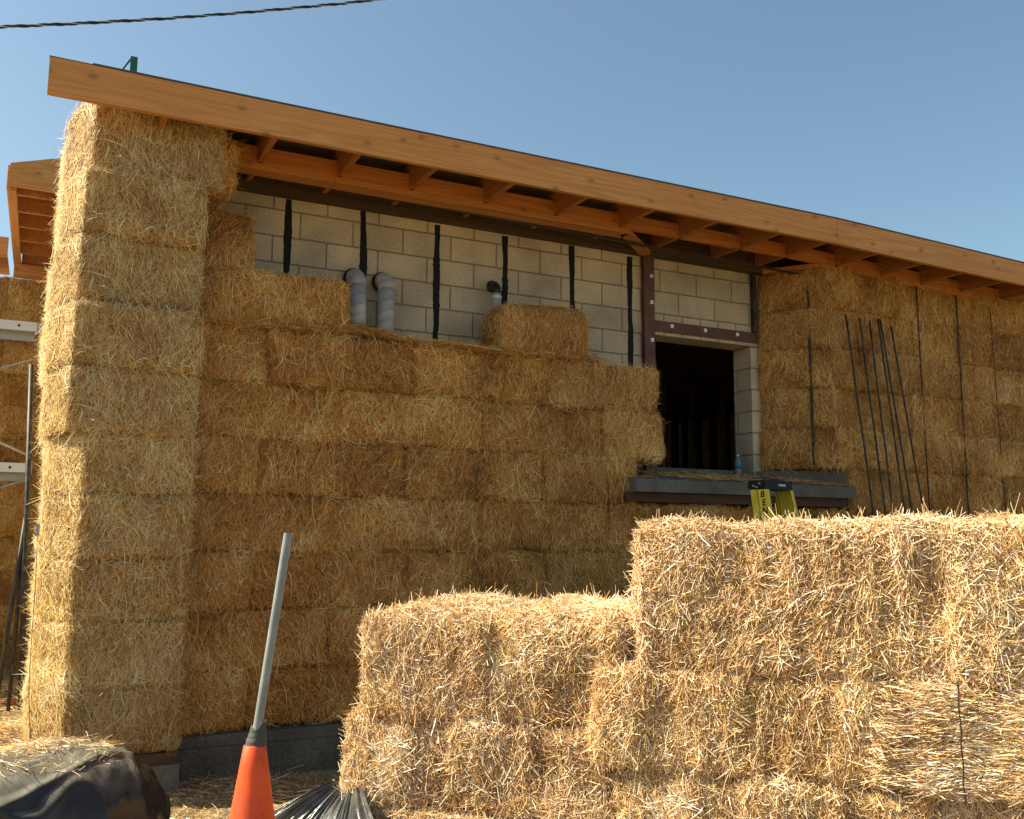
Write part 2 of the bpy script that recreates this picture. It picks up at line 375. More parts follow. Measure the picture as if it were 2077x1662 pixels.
            ph = rs.normal(size=n_)*.7
            sd = s1*np.cos(ph)[:, None]+s2*np.sin(ph)[:, None]
            blk = np.stack([pts[k]+sd*(wd*(.5*sg)*(1.0 if 0 < k < K-1 else .5))[:, None] for k in range(K) for sg in (-1, 1)], 1)
            V.append(blk.reshape(-1, 3)); b0 = off+np.arange(n_)*K*2
            for k in range(seg):
                Q.append(np.stack([b0+k*2, b0+k*2+1, b0+k*2+3, b0+k*2+2], -1)); RN.append(rn); MI.append(np.ones(n_, int))
            off += n_*K*2
    V = np.concatenate(V)
    if chamfer:
        t = np.clip((-half[0]+chamfer-V[:, 0])/chamfer, 0, 1.4)
        V[:, 1] += t**1.15*.42
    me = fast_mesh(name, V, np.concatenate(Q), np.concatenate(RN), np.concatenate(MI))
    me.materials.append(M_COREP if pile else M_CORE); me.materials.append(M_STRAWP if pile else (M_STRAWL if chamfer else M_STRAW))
    return me
def fast_mesh(name, V, Q, RN=None, MI=None):
    me = bpy.data.meshes.new(name); nq = len(Q)
    me.vertices.add(len(V)); me.vertices.foreach_set("co", V.astype(np.float32).ravel())
    me.loops.add(nq*4); me.loops.foreach_set("vertex_index", Q.astype(np.int32).ravel())
    me.polygons.add(nq); me.polygons.foreach_set("loop_start", np.arange(0, nq*4, 4, dtype=np.int32))
    if MI is not None: me.polygons.foreach_set("material_index", MI.astype(np.int32))
    if RN is not None:
        at = me.attributes.new("rnd", 'FLOAT', 'FACE'); at.data.foreach_set("value", RN.astype(np.float32))
    me.update(calc_edges=True); return me
def litter(name, pts, nrm, seed, M, ln=(.03, .12), wd=(.0015, .004), lift=.01, rnoff=0.0, hdir=None):
    """loose straws lying at the given points"""
    rs = np.random.RandomState(seed); n_ = len(pts); n = nrm
    h = np.cross(n, rs.normal(size=(n_, 3))); h /= np.linalg.norm(h, axis=1, keepdims=True)
    L = rs.uniform(*ln, n_); w = rs.uniform(*wd, n_); c = rs.normal(size=n_)*.6; g = np.cross(n, h); K = 4; P = []
    cur = pts+n*rs.uniform(0, lift, n_)[:, None]
    tl = rs.normal(size=n_)*.12
    for k in range(K):
        P.append(cur); a = c*(k/3-.5); cur = cur+(h*np.cos(a)[:, None]+g*np.sin(a)[:, None])*(L/3)[:, None]+n*(tl*L/3)[:, None]
    sd = np.cross(n, h); ph = rs.normal(size=n_)*.6; sd = sd*np.cos(ph)[:, None]+n*np.sin(ph)[:, None]
    blk = np.stack([P[k]+sd*(w*.5*s)[:, None] for k in range(K) for s in (-1, 1)], 1); b0 = np.arange(n_)*K*2
    Q = np.concatenate([np.stack([b0+k*2, b0+k*2+1, b0+k*2+3, b0+k*2+2], -1) for k in range(3)])
    rn = np.clip(.55+.2*rs.normal(size=n_)+rnoff, 0, 1)
    me = fast_mesh(name, blk.reshape(-1, 3), Q, np.tile(rn, 3)); me.materials.append(M); return me

# ------------------------------------------------------------------ ground
bm = bmesh.new()
bmesh.ops.create_grid(bm, x_segments=160, y_segments=160, size=12)
rs = random.Random(4)
def gz(x, y):
    return .018*math.sin(x*2.1+1)*math.sin(y*1.7)+.012*math.sin(x*5.3+y*3.1)+.008*math.sin(y*9.1-x*4.3)-.022+(.035*math.sin(y*5.2+.6*math.sin(x*2.2)) if x < -1.65 and -.5 < y < 6 else 0)
for v_ in bm.verts: v_.co.z = gz(v_.co.x, v_.co.y)
far = 600
rim = [v for v in bm.verts if v.is_boundary]
ring = {}
for v_ in rim:
    k = far/12; w_ = bm.verts.new((v_.co.x*k, v_.co.y*k, -.03)); ring[v_] = w_
for e in [e for e in bm.edges if e.is_boundary and e.verts[0] in ring and e.verts[1] in ring]:
    a, b = e.verts; bm.faces.new((a, b, ring[b], ring[a]))
ground = bm_obj("ground", bm, M_GROUND, smooth=True); tag(ground, kind='structure')

# ------------------------------------------------------------------ building
TOP = 3.97
B = empty("straw_bale_building", (1.5, 0, 0), "concrete block building under a long wooden eave, walls half covered in straw bales", "building")
def zr(y): return 3.995+(y+.98)*.028        # underside of the rafters
# block wall with the opening: pieces of one mesh
bm = bmesh.new()
OX0, OX1, OZ0, OZ1 = 3.16, 4.27, 2.05, 3.46
for (a, b, c, d) in ((-1.2, OX0, 0, TOP), (OX1, 12, 0, TOP), (OX0, OX1, 0, OZ0), (OX0, OX1, OZ1, TOP)):
    add_box(bm, a, b, 0, .245, c, d)
for xa in (-1.2, 11.755):
    vs = add_box(bm, xa, xa+.245, .2455, 17.595 if xa < 0 else 17.594, 0, .20 if xa < 0 else -.02)
    for v_ in vs[4:]: v_.co.z += zr(v_.co.y)
bm_obj("block_wall", bm, M_CMU, B)
box("lintel_course", OX0, OX1, .001, .244, 3.268, OZ1, M_SOLD, B, bevel=0)
bm = bmesh.new(); add_box(bm, -.78, 12, -.56, -.005, -.1, .165); bm_obj("footing", bm, M_FOOT, B, bevel=.008)
box("footing_cap", -.78, 12, -.545, -.005, .167, .235, M_FOOT, B, bevel=.006)
box("pillar_footing", -1.45, -.785, -.86, -.005, -.1, .15, M_CONC, B, bevel=.008)
box("pillar_sill", -1.40, -.80, -.84, -.3, .152, .215, M_DARKW, B, bevel=.004)
# roof
bm = bmesh.new()
bmv = add_box(bm, -1.42, 4.389, -.981, 18.5, 0, .014)+add_box(bm, 4.3892, 13, -.981, 18.5, 0, .014)
for v_ in bmv: v_.co.z += zr(v_.co.y)+.2055
bm_obj("roof_sheathing", bm, M_OSB, B)
bm = bmesh.new(); bmv = add_box(bm, -1.50, 4.389, -1.025, 18.6, 0, .006)+add_box(bm, 4.3892, 13, -1.025, 18.6, 0, .006)
for v_ in bmv: v_.co.z += zr(v_.co.y)+.2235
bm_obj("roofing_felt", bm, M_FELT, B)
FZ0, FZ1 = 3.990, 4.212
for (a, b) in ((-1.728, 4.388), (4.391, 13)):
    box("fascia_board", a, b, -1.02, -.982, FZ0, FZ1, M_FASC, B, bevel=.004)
rx = [-1.1, -.43, .13, .675, 1.279, 1.895, 2.499, 3.106, 3.76, 4.28, 4.878, 5.446, 6.0, 6.56, 7.15, 7.75, 8.35, 8.95]
def rafter(x, y0, y1):
    bm = bmesh.new(); vs = add_box(bm, x, x+.038, y0, y1, 0, .204)
    for v_ in vs: v_.co.z += zr(v_.co.y)
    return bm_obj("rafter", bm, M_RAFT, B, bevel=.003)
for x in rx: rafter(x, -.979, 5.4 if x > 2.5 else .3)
for a, b in zip(rx, rx[1:]):
    zb = zr(-.48)
    box("blocking_panel", a+.0385, b-.0005, -.5, -.462, 3.999, 4.12, M_PANEL, B, bevel=.003)
for (a, b) in ((-.66, .115), (.118, 2.60), (4.70, 12)):
    box("top_plate", a, b, -.505, -.367, 3.957, 3.997, M_PLATE, B, bevel=.003)
box("inner_top_plate", -1.2, 12, -.36, -.30, 3.999, 4.0, M_DARKW, B, bevel=0)
for a, b in ((-1.73, 4.389), (4.3892, 13)): box("drip_edge", a, b, -1.024, -.985, 4.2130, 4.2155, M_FELT, B, bevel=0)
# splayed plates either side of the opening
def splay(name, p, q, w, z0, z1, M, parent):
    p = Vector(p); q = Vector(q); d = (q-p).normalized(); n = Vector((-d.y, d.x))
    return prism(name, [tuple(p), tuple(q), tuple(q+n*w), tuple(p+n*w)], 2, z0, z1, M, parent, bevel=.003)
splay("splayed_plate", (2.605, -.505), (3.09, -.096), .09, 3.957, 3.997, M_PLATE, B)
splay("splayed_plate", (4.36, -.095), (4.69, -.505), .09, 3.957, 3.997, M_PLATE, B)
box("ledger_board", -1.19, 11.9, -.088, -.002, 3.962, 4.20, M_DARKW, B, bevel=.004)
for i in range(14):
    x = -.2+.61*i+(.12 if i % 2 else 0)
    tube("ledger_bolt", [(x, -.089, 4.03+.03*(i % 3)), (x, -.103, 4.03+.03*(i % 3))], .016, M_BLACK, B, 6)
# steel post and angle over the opening
P = box("steel_post", 3.048, 3.155, -.055, -.001, 1.95, 3.961, M_STEEL, B, bevel=.004)
def bolt(x, z, y, parent):
    bm = bmesh.new(); add_box(bm, x-.015, x+.015, y-.004, y+.001, z-.015, z+.015); add_tube(bm, [(x, y-.004, z), (x, y-.016, z)], .009, 6)
    return bm_obj("bolt", bm, M_BOLT, parent)
for z in (3.78, 3.54, 3.20): bolt(3.122, z, -.056, P)
A = box("steel_lintel", 3.156, 4.345, -.022, -.001, 3.296, 3.392, M_STEEL, B, bevel=.003)
for x in (3.36, 3.73, 4.10): bolt(x, 3.355-.0*x, -.023, A)
box("corner_channel", 4.285, 4.325, -.05, -.001, 3.393, 3.96, M_BLACK, B)
# concrete window sill
prism("window_sill", [(-.62, 1.832), (-.62, 1.932), (-.03, 2.035), (-.002, 2.035), (-.002, 1.832)], 0, 2.555, 4.89, M_CONC, B, bevel=.004)
box("sill_bearer", 2.50, 4.84, -.56, -.01, 1.755, 1.830, M_BROWNW, B)
box("sill_back_curb", 2.70, 4.28, -.0015, .244, 2.052, 2.085, M_CONC, B, bevel=.003)
splay("sill_side_curb", (4.29, -.004), (4.915, -.50), .09, 1.97, 2.088, M_CONC, B)
splay("sill_side_curb", (2.61, -.50), (2.92, -.006), .09, 1.97, 2.075, M_CONC, B)
# black mastic strips on the block wall
rr = random.Random(7)
for i, (x, z0) in enumerate(((-.09, 3.2), (.485, 2.85), (1.10, 2.75), (1.70, 3.1), (2.345, 3.0), (2.935, 2.7))):
    bm = bmesh.new(); L_, R_ = [], []; k = 0; z = z0-.1; w = 0; zt = 3.961; wob = 0
    while z < zt+.001:
        wob = .93*wob+rr.gauss(0, .0016); w = .026+.004*math.sin(z*9+i)+rr.gauss(0, .0008)+(.006 if rr.random() < .03 else 0)
        L_.append((x+wob-w, z)); R_.append((x+wob+w, z)); z += .022
    A_ = [bm.verts.new((a, -.0005, b)) for a, b in L_]; A2 = [bm.verts.new((a+.004, -.006, b)) for a, b in L_]
    C2 = [bm.verts.new((a-.004, -.006, b)) for a, b in R_]; C_ = [bm.verts.new((a, -.0005, b)) for a, b in R_]
    for s0, s1 in ((A_, A2), (A2, C2), (C2, C_)):
        for k in range(len(s0)-1): bm.faces.new((s0[k], s1[k], s1[k+1], s0[k+1]))
    bm_obj("mastic_strip", bm, M_TAR, B)
for o in list(B.children):
    if o.name.split('.')[0] in ('roof_sheathing', 'roofing_felt', 'fascia_board', 'drip_edge', 'rafter', 'blocking_panel', 'top_plate', 'inner_top_plate'):
        for v_ in o.data.vertices:
            if v_.co.x > 4.389: v_.co.z -= .024*(v_.co.x-4.389)
# interior seen through the opening
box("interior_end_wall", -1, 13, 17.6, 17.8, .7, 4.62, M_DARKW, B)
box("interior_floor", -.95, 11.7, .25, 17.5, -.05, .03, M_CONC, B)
for k in range(17):
    y = 5.5+k*.72
    bm = bmesh.new(); vs = add_box(bm, -.9, 12.5, y, y+.04, 4.0+.02*k, 4.16+.02*k)
    for v_ in vs: v_.co.y -= (v_.co.x-6)*.05
    bm_obj("ceiling_joist", bm, M_RAFT, B)
for (px, y) in ((1352, 4.6), (1372, 7), (1392, 9), (1409, 4.2), (1420, 8), (1450, 6), (1470, 3.8), (1478, 7.5)):
    p = pix(px, 900, y=y)
    hw = .011 if px in (1352, 1409, 1470) else .05
    box("steel_stud" if hw < .03 else "wooden_stud", p[0]-hw, p[0]+hw, y, y+.09, .03, 4.05, M_GALV if px in (1352, 1409, 1470) else M_DARKW, B, bevel=0)
# ------------------------------------------------------------------ rear wing, seen left of the pillar
RW = empty("rear_wing", (-3, 5.2, 0), "rear wing of the building with its boxed wooden eave, left of the straw pillar", "building")
p = [pix(22, 332, y=2.43), pix(113, 317, y=2.43), pix(113, 432, y=2.43), pix(19, 377, y=2.43)]
prism("rake_board", [(p[0][0], p[0][2]), (p[1][0]+.5, p[1][2]+.12), (p[1][0]+.5, p[3][2]-.0), (p[3][0], p[3][2])], 1, 2.41, 2.45, M_FASC, RW, bevel=.003)
ez = p[3][2]; ex = p[0][0]
box("side_fascia", ex-.02, ex+.018, 2.452, 5.2, ez-.01, ez+.2, M_FASC, RW)
box("side_trim", ex+.019, ex+.06, 2.452, 5.2, ez-.035, ez-.001, M_PLATE, RW)
for k in range(6):
    y = 2.55+k*.5
    box("soffit_joist", ex+.062, -1.0, y, y+.04, ez-.03, ez+.15, M_RAFT, RW)
box("soffit_sheathing", ex, -.96, 2.452, 5.2, ez+.151, ez+.165, M_PANEL, RW)
box("wall_plate", ex-.01, -.97, 5.02, 5.18, ez-.16, ez-.032, M_PLATE, RW)
q0 = pix(18, 483, y=5.3); q1 = pix(18, 524, y=5.3)
box("far_fascia", -6, q0[0], 5.28, 5.32, q1[2], q0[2], M_FASC, RW)
box("far_soffit", -6, q0[0], 5.33, 6.2, q1[2]+.02, q1[2]+.05, M_PANEL, RW)
box("wing_wall", -6, -.97, 5.75, 5.95, 0, 4.3, M_CMU, RW, bevel=0)

# ------------------------------------------------------------------ straw bale meshes
HB = .371
wallM = [make_bale("straw_bale", 1.10, .50, HB-.001, 10+i, 'wall') for i in range(6)]
halfM = [make_bale("straw_bale", .55, .50, HB-.001, 30+i, 'wall') for i in range(3)]
pilM = [make_bale("straw_bale", .80, .62, .380, 40+i, 'wall', dens=1.15, chamfer=.18, faces=(1.1, .1, 1.4, .5, .4, .1)) for i in range(3)]
pilT = [make_bale("straw_bale", .80, .62, .380, 45+i, 'wall', dens=1.15, chamfer=.12, faces=(1.1, .1, 1.4, .5, .4, .1)) for i in range(2)]
bcount = 0
def place(name, me, loc, rot=0, flip=(1, 1, 1), label=None, group=None, cat='straw bale', jit=.006):
    global bcount; bcount += 1
    r_ = random.Random(bcount*17)
    o = bpy.data.objects.new(name, me); COL.objects.link(o)
    o.location = (loc[0]+r_.uniform(-jit, jit), loc[1]+r_.uniform(-jit*2, jit*2), loc[2]); o.rotation_euler = (r_.uniform(-.008, .008), r_.uniform(-.008, .008), rot+r_.uniform(-.02, .02))
    o.scale = flip
    return tag(o, label, cat, group)
ORD = ['bottom', 'second', 'third', 'fourth', 'fifth', 'sixth', 'seventh', 'eighth', 'ninth', 'top']
NTH = ['first', 'second', 'third', 'fourth', 'fifth', 'sixth', 'seventh', 'eighth', 'ninth', 'tenth', 'eleventh', 'twelfth', 'thirteenth']
GW = 'straw bales stacked in courses against the block wall'
def row(k, segs, where, ref):
    """k = 0..9; segs = list of (x0,x1)"""
    z = .25+HB*(k+.5)
    for i, (a, b) in enumerate(segs):
        Lx = b-a; src = wallM if Lx > .8 else halfM; base = 1.10 if Lx > .8 else .55
        me = src[(k*3+i*5+(7 if where == 'right' else 0)) % len(src)]
        r_ = random.Random(k*31+i*7+len(where))
        fl = (Lx/base*(-1 if r_.random() < .5 else 1), 1, -1 if r_.random() < .5 else 1)
        place("straw_bale", me, ((a+b)/2, -.255+r_.uniform(-.022, .018), z), 0, fl,
              f"wall bale in the {ORD[k]} course, {NTH[i]} {ref}", GW)
odd = [(-.80, -.36), (-.36, .73), (.73, 1.82), (1.82, 2.91)]
evn = [(-.82, .18), (.18, 1.28), (1.28, 2.38), (2.38, 3.48)]
REF = "to the right of the straw pillar"
for k in range(4):
    s = (odd if k % 2 == 0 else evn)
    a = s[-1][1]; s = list(s)
    while a < 10.6: s.append((a, a+1.09)); a += 1.09
    row(k, s, 'left', REF)
row(4, [(-.82, -.34), (-.34, .70), (.70, 1.79), (1.79, 2.62)], 'left', REF)
row(5, [(-.82, .19), (.19, 1.28), (1.28, 2.34), (2.34, 2.89)], 'left', REF)
row(6, [(-.82, -.30), (-.30, .74), (.74, 1.86), (1.86, 2.35), (2.35, 2.87)], 'left', REF)
REFR = "right of the window opening"
row(4, [(4.94, 5.9), (5.9, 7.0), (7.0, 8.1), (8.1, 9.2), (9.2, 10.3), (10.3, 11.4)], 'right', REFR)
for k in range(5, 10):
    o_ = [.0, .42, .1, .55, .2][k-5]
    segs = [(4.80, 5.55+o_*.6)]
    a = segs[0][1]
    while a < 10.6: segs.append((a, a+1.08)); a += 1.08
    row(k, segs, 'right', REFR)
# splayed stack beside the window
d = Vector((.44, -.50)).normalized(); nrm = Vector((-d.y*-1, 0))
ang = math.atan2(-.50, .42)
splM = [make_bale("straw_bale", .66, .34, HB-.001, 60+i, 'wall', dens=1.0, faces=(1, .05, .6, .6, .3, .1)) for i in range(2)]
nv = Vector((-math.sin(ang)*-1, 0))
for k in range(5, 10):
    t = Vector((math.cos(ang), math.sin(ang))); n2 = Vector((t.y, -t.x))   # outward normal of the splay (towards the opening)
    c = Vector((4.35, -.03))*.5+Vector((4.80, -.50))*.5 - n2*.15
    place("straw_bale", splM[k % 2], (c.x, c.y, .25+HB*(k+.5)), ang, (1 if k % 3 else -1, 1, 1 if k % 2 else -1),
          f"short bale set at an angle beside the window opening, {['lowest','second lowest','middle','second highest','topmost'][k-5]} of its stack", GW)
# loose part-bales on the unfinished top
place("straw_bale", wallM[2], (-.27, -.27, 3.045), .02, (.93, .95, 1.06), "bale lying on the unfinished wall top between pillar and wrapped pipes", GW)
place("straw_bale", make_bale("straw_bale", .34, .42, .43, 71, 'wall', dens=1.1), (-.60, -.27, 3.43), .05, (1, 1, 1), "small upright part bale under the eave beside the straw pillar", GW)
place("straw_bale", make_bale("straw_bale", .76, .46, .46, 72, 'wall', dens=1.5, rnd=.11), (1.85, -.27, 3.04), -.05, (1, 1, 1), "short shaggy bale standing alone on the wall top below a black elbow pipe", GW)
# pillar
GP = 'straw bales stacked as the end pillar'
for k in range(10):
    PZ = [.22, .595, .965, 1.335, 1.70, 2.06, 2.45, 2.85, 3.26, 3.66, 4.15]
    za, zb_ = PZ[k]+(.012 if k == 7 else .001), PZ[k+1]+(-.022 if k == 6 else -.001)
    z = (za+zb_)/2; hz = (zb_-za)/.380
    x_left = [-1.60, -1.60, -1.60, -1.59, -1.585, -1.62, -1.63, -1.62, -1.61, -1.60][k]
    dx = [0, 0, .0, .0, .01, -.03, -.03, .0, .02, .02][k]
    x_right = [-.795, -.80, -.79, -.785, -.785, -.79, -.80, -.80, -.81, -.70][k]
    r_ = random.Random(k+5)
    wdt = x_right-x_left+0*k
    place("straw_bale", (pilM[k % 3] if k < 5 else pilT[k % 2]), ((x_left+x_right)/2, -.52+[0, .01, .0, -.01, .0, -.03, -.04, .015, -.015, .04][k], z), 0, (wdt/.80, 1, hz if k % 2 else -hz),
          f"{ORD[k]} bale of the end pillar, counted from the ground, its left side in the sun", GP)
# bale lumps at the pillar's top right
place("straw_bale", make_bale("straw_bale", .40, .46, .46, 74, 'wall', dens=1.3, rnd=.15), (-.79, -.56, 3.87), 0, (1, 1, 1), "ragged part bale bulging from the pillar top under the fascia", GP)
# rear wing wall bales
k = 0; z = ez-.16
rows = 0
while z > .1:
    z -= .37
    a = -1.0-(.5 if rows % 2 else 0); i = 0
    while a > -5:
        me = wallM[(rows*2+i) % 6]
        place("straw_bale", me, (a-.55, 5.45, z+.185), 0, (1 if i % 2 else -1, 1, 1), f"rear wing wall bale, {NTH[i]} from the corner, {NTH[rows] if rows < 10 else 'eleventh' if rows == 10 else 'lowest'} course below the eave", 'straw bales in the shaded rear wing wall')
        a -= 1.10; i += 1
    rows += 1

# twine showing on a few wall bales
def bale_twine(px0, py0, px1, py1, r=.0022):
    p, q = pix(px0, py0, y=-.512), pix(px1, py1, y=-.512)
    best = min((o for o in bpy.data.objects if o.get('group') == GW and o.type == 'MESH'), key=lambda o: abs(o.location.x-(p[0]+q[0])/2)/1.1+abs(o.location.z-(p[2]+q[2])/2)/.37)
    bpy.context.view_layer.update(); iv = best.matrix_world.inverted(); rt_ = random.Random(int(px0))
    pts = [iv @ (Vector(p)+(Vector(q)-Vector(p))*i/8+Vector((rt_.gauss(0, .003), -.006-.008*math.sin(math.pi*i/8), 0))) for i in range(9)]
    bm = bmesh.new(); add_tube(bm, pts, r, 5); me = bpy.data.meshes.new("twine"); bmesh.ops.recalc_face_normals(bm, faces=bm.faces); bm.to_mesh(me); bm.free(); me.materials.append(M_TWINE)
    t_ = bpy.data.objects.new("twine", me); COL.objects.link(t_); t_.parent = best
for a in ((604, 906, 588, 990), (966, 940, 962, 1030), (409, 896, 403, 965), (781, 916, 756, 942), (789, 943, 779, 980), (1103, 962, 1108, 1040), (1738, 690, 1742, 745), (1560, 790, 1566, 850)):
    bale_twine(*a)
# loose straw heaped along the unfinished top and ledge
rs = np.random.RandomState(5)
n_ = 12000; x = rs.uniform(-.8, 2.3, n_); y = -.5+.42*rs.rand(n_)**1.2; y += rs.normal(size=n_)*.02
z = 2.855+.05*np.clip(np.sin(x*5)+np.sin(x*2.3+1), 0, 2)*np.clip(1-abs(y+.3)/.3, 0, 1)+rs.rand(n_)*.03
lo = link("loose_straw", litter("loose_straw", np.stack([x, y, z], -1), np.tile([0, -.3, .95], (n_, 1)), 6, M_STRAW, (.05, .2), (.0015, .0045), .02))
tag(lo, "loose straw heaped along the unfinished top of the bale wall", "loose straw", kind='stuff')
n_ = 2600; x = rs.uniform(2.6, 4.8, n_); y = rs.uniform(-.58, -.02, n_); z = 1.932+(y+.62)*.175+.004+rs.rand(n_)*.012
keep = (np.sin(x*4.1)+np.sin(x*9.3+y*7)+rs.rand(n_)*2.2) > .7
P_ = np.stack([x, y, z], -1)[keep]
lo = link("loose_straw", litter("loose_straw", P_, np.tile([0, -.17, .98], (len(P_), 1)), 8, M_STRAW, (.03, .12), (.0015, .004), .008))
tag(lo, "thin scatter of straw on the concrete window sill", "loose straw", kind='stuff')
# straw litter on the ground
n_ = 42000
x = np.concatenate([rs.uniform(-2.6, -1.4, n_//2), rs.uniform(-2.2, 1.0, n_-n_//2)]); y = np.concatenate([rs.uniform(-.9, 5.0, n_//2), rs.uniform(-3.2, -.5, n_-n_//2)])
keep = (rs.rand(n_) < np.where(x < -1.45, 1, .36)); x, y = x[keep], y[keep]
z = np.array([gz(a, b) for a, b in zip(x, y)])+.003
lo = link("straw_litter", litter("straw_litter", np.stack([x, y, z], -1), np.tile([0, 0, 1.0], (len(x), 1)), 9, M_STRAWP, (.03, .15), (.0015, .0038), .012, -.12))
tag(lo, "straw trampled over the dirt", "straw litter", kind='stuff')

# ------------------------------------------------------------------ foreground pile
PU = (R0*.94-np.array([math.sin(YAW), math.cos(YAW), 0])*.342); PU /= np.linalg.norm(PU)
Fh = np.array([math.sin(YAW), math.cos(YAW), 0]); PVv = R0*.342+Fh*.94
P0 = CAMPOS*np.array([1, 1, 0])+R0*(-.65)+Fh*4.25
PANG = math.atan2(PU[1], PU[0])
def pp(s, t, z): q = P0+PU*s+PVv*t; return (q[0], q[1], z)
GF = 'straw bales in the sunlit foreground pile'
pm_end = [make_bale("straw_bale", .60, 1.15, .43, 80+i, 'pile', faces=(1, .15, .7, .3, .9, .1)) for i in range(2)]
pm_long = [make_bale("straw_bale", 1.16, .60, .385, 84+i, 'pile', faces=(1, .1, .5, .3, .4, .1)) for i in range(3)]
pm_edge = [make_bale("straw_bale", 1.17, .60, .565, 88+i, 'pile', faces=(1, .1, .7, .3, .9, .1)) for i in range(2)]
pm_str = make_bale("straw_bale", .60, 1.1, .385, 91, 'pile', faces=(1, .05, .3, .3, .3, .1), strings=True)
def pile(me, s, t, z, label, flip=(1, 1, 1), rot=0): return place("straw_bale", me, pp(s, t, z), PANG+rot, tuple(f*g for f, g in zip(flip, (1.04, 1.0, 1.06))), label, GF, jit=.008)
pile(pm_end[0], .29, .575, .905, "sunlit bale end at the left corner of the pile's low step")
pile(pm_end[1], .885, .585, .90, "bulging bale end in the low step, right of the dark seam", rot=-.02)
pile(pm_long[0], .52, .30, .51, "long bale under the low step, jutting left above the black plastic", (1.02, 1, 1))
pile(pm_long[1], .50, .91, .51, "bale behind the low step, in its second row", (1, 1, 1))
pile(pm_long[2], .54, .30, .16, "lowest bale at the pile's left end, on the ground", (1, 1, .85))
pile(pm_edge[0], 1.83, .30, 1.225, "tall bale on edge at the top left of the high stack")
pile(pm_edge[1], 2.95, .305, 1.225, "tall bale on edge at the top right of the high stack")
pile(pm_long[1], 1.56, .30, .765, "bale below the high stack's left bale, left of the tied bale", (.89, 1, 1))
pile(pm_str, 2.36, .545, .765, "tied bale showing combed straw ends and dark twine", (1, 1, 1))
pile(pm_str, 2.97, .55, .765, "tied bale right of the twined one, at the photo edge", (-1, 1, 1))
pile(pm_long[0], 1.70, .29, .385, "bale in the lower middle, under the tied bale's left side", (1, 1, 1))
pile(pm_long[2], 2.88, .30, .385, "bale in the pile's lower right, under the tied bales", (1, 1, 1))
pile(pm_edge[0], 1.80, .95, .28, "bale on edge behind the pile's foot")
pile(pm_long[1], 1.72, .30, .095, "ground bale under the pile's middle", (1, 1, .5))
pile(pm_long[0], 2.90, .30, .095, "ground bale under the pile's right end", (1, 1, .5))
pile(pm_long[2], 1.80, .93, .75, "second row bale behind the high stack, left one")
# twine on the tied bale
for o_, ss in (("a", 2.36), ("b", 2.58)):
    tb = [o for o in bpy.data.objects if o.get('label', '').startswith('tied bale showing')][0]
    lx = ss-2.36
    pts = [Vector((lx+.002*math.sin(i*1.7), -.572-.012*math.sin(math.pi*i/12), .19-.38*i/12)) for i in range(13)]
    bm = bmesh.new(); add_tube(bm, pts, .003, 5)
    me = bpy.data.meshes.new("twine"); bm.to_mesh(me); bm.free(); me.materials.append(M_TWINE)
    t_ = bpy.data.objects.new("twine", me); COL.objects.link(t_); t_.parent = tb

# ------------------------------------------------------------------ pipes on the wall
def wrapped_pipe(x, z0, z1, r, label, col=M_TAPE, elbow=M_TAPE, y=-.15):
    t = empty("wrapped_pipe", (x, y, z0), label, "pipe", "pipes rising behind the bales")
    tube("pipe_run", [(x, y, z0), (x+.002, y, (z0+z1)/2), (x, y, z1-.08)], r, col, t, 16)
    pts = [(x, y+.10-.10*math.cos(a), z1-.08+.09*math.sin(a)) for a in [i*math.pi/14 for i in range(8)]]
    tube("elbow", [tuple(p) for p in pts], r*1.02, elbow, t, 16)
    return t
t = wrapped_pipe(.41, 2.8, 3.40, .066, "left of the two fat grey taped pipes bending into the block wall")
tube("collar", [(.41, -.045, 3.41), (.41, -.01, 3.41)], .078, M_ABS, t, 18)
t = wrapped_pipe(.635, 2.8, 3.40, .064, "right one of the two fat grey taped pipes, beside the second black strip")
tube("collar", [(.635, -.045, 3.41), (.635, -.01, 3.41)], .076, M_ABS, t, 18)
t = wrapped_pipe(1.585, 2.8, 3.50, .036, "thin white wrapped pipe with a black elbow by the fourth black strip", M_TAPE, M_ABS, y=-.10)
tube("white_band", [(1.585, -.10, 3.375), (1.585, -.10, 3.40)], .039, M_WHITE, t, 14)
tube("collar", [(1.585, -.015, 3.50), (1.585, -.002, 3.50)], .05, M_ABS, t, 16)

# ------------------------------------------------------------------ rods leaning against / running down the right bales
rr = random.Random(11)
def rod(x0, z0, x1, z1, label, r=.011, y0=-.545, y1=-.56, name="rod", group="black rods leaning on the right hand bales", cat="rod"):
    n = 14; pts = []
    for i in range(n+1):
        t = i/n; pts.append((x0+(x1-x0)*t+rr.gauss(0, .002), y0+(y1-y0)*t, z0+(z1-z0)*t))
    o = tube(name, pts, r, M_BLACK, None, 6); return tag(o, label, cat, group)
lean = [((1715, 640), (1772, 1045), "leftmost of the black rods leaning on the right hand bales"),
        ((1742, 645), (1797, 1050), "second leaning black rod from the left, beside the leftmost"),
        ((1763, 650), (1812, 1050), "third leaning black rod from the left, thin and ragged"),
        ((1780, 648), (1836, 1050), "fourth leaning black rod, left half of the crossing pair"),
        ((1784, 648), (1852, 1050), "fifth leaning black rod, right half of the crossing pair"),
        ((1806, 662), (1874, 1045), "rightmost leaning black rod with its tip standing free")]
for (a, b), (c, d_), lb in lean:
    p = pix(a, b, y=-.555); q = pix(c, d_, y=-.75)
    q2 = p+(q-p)*1.55
    rod(p[0], p[2], q2[0], q2[2], lb, r=.0095, y0=-.56, y1=q2[1])
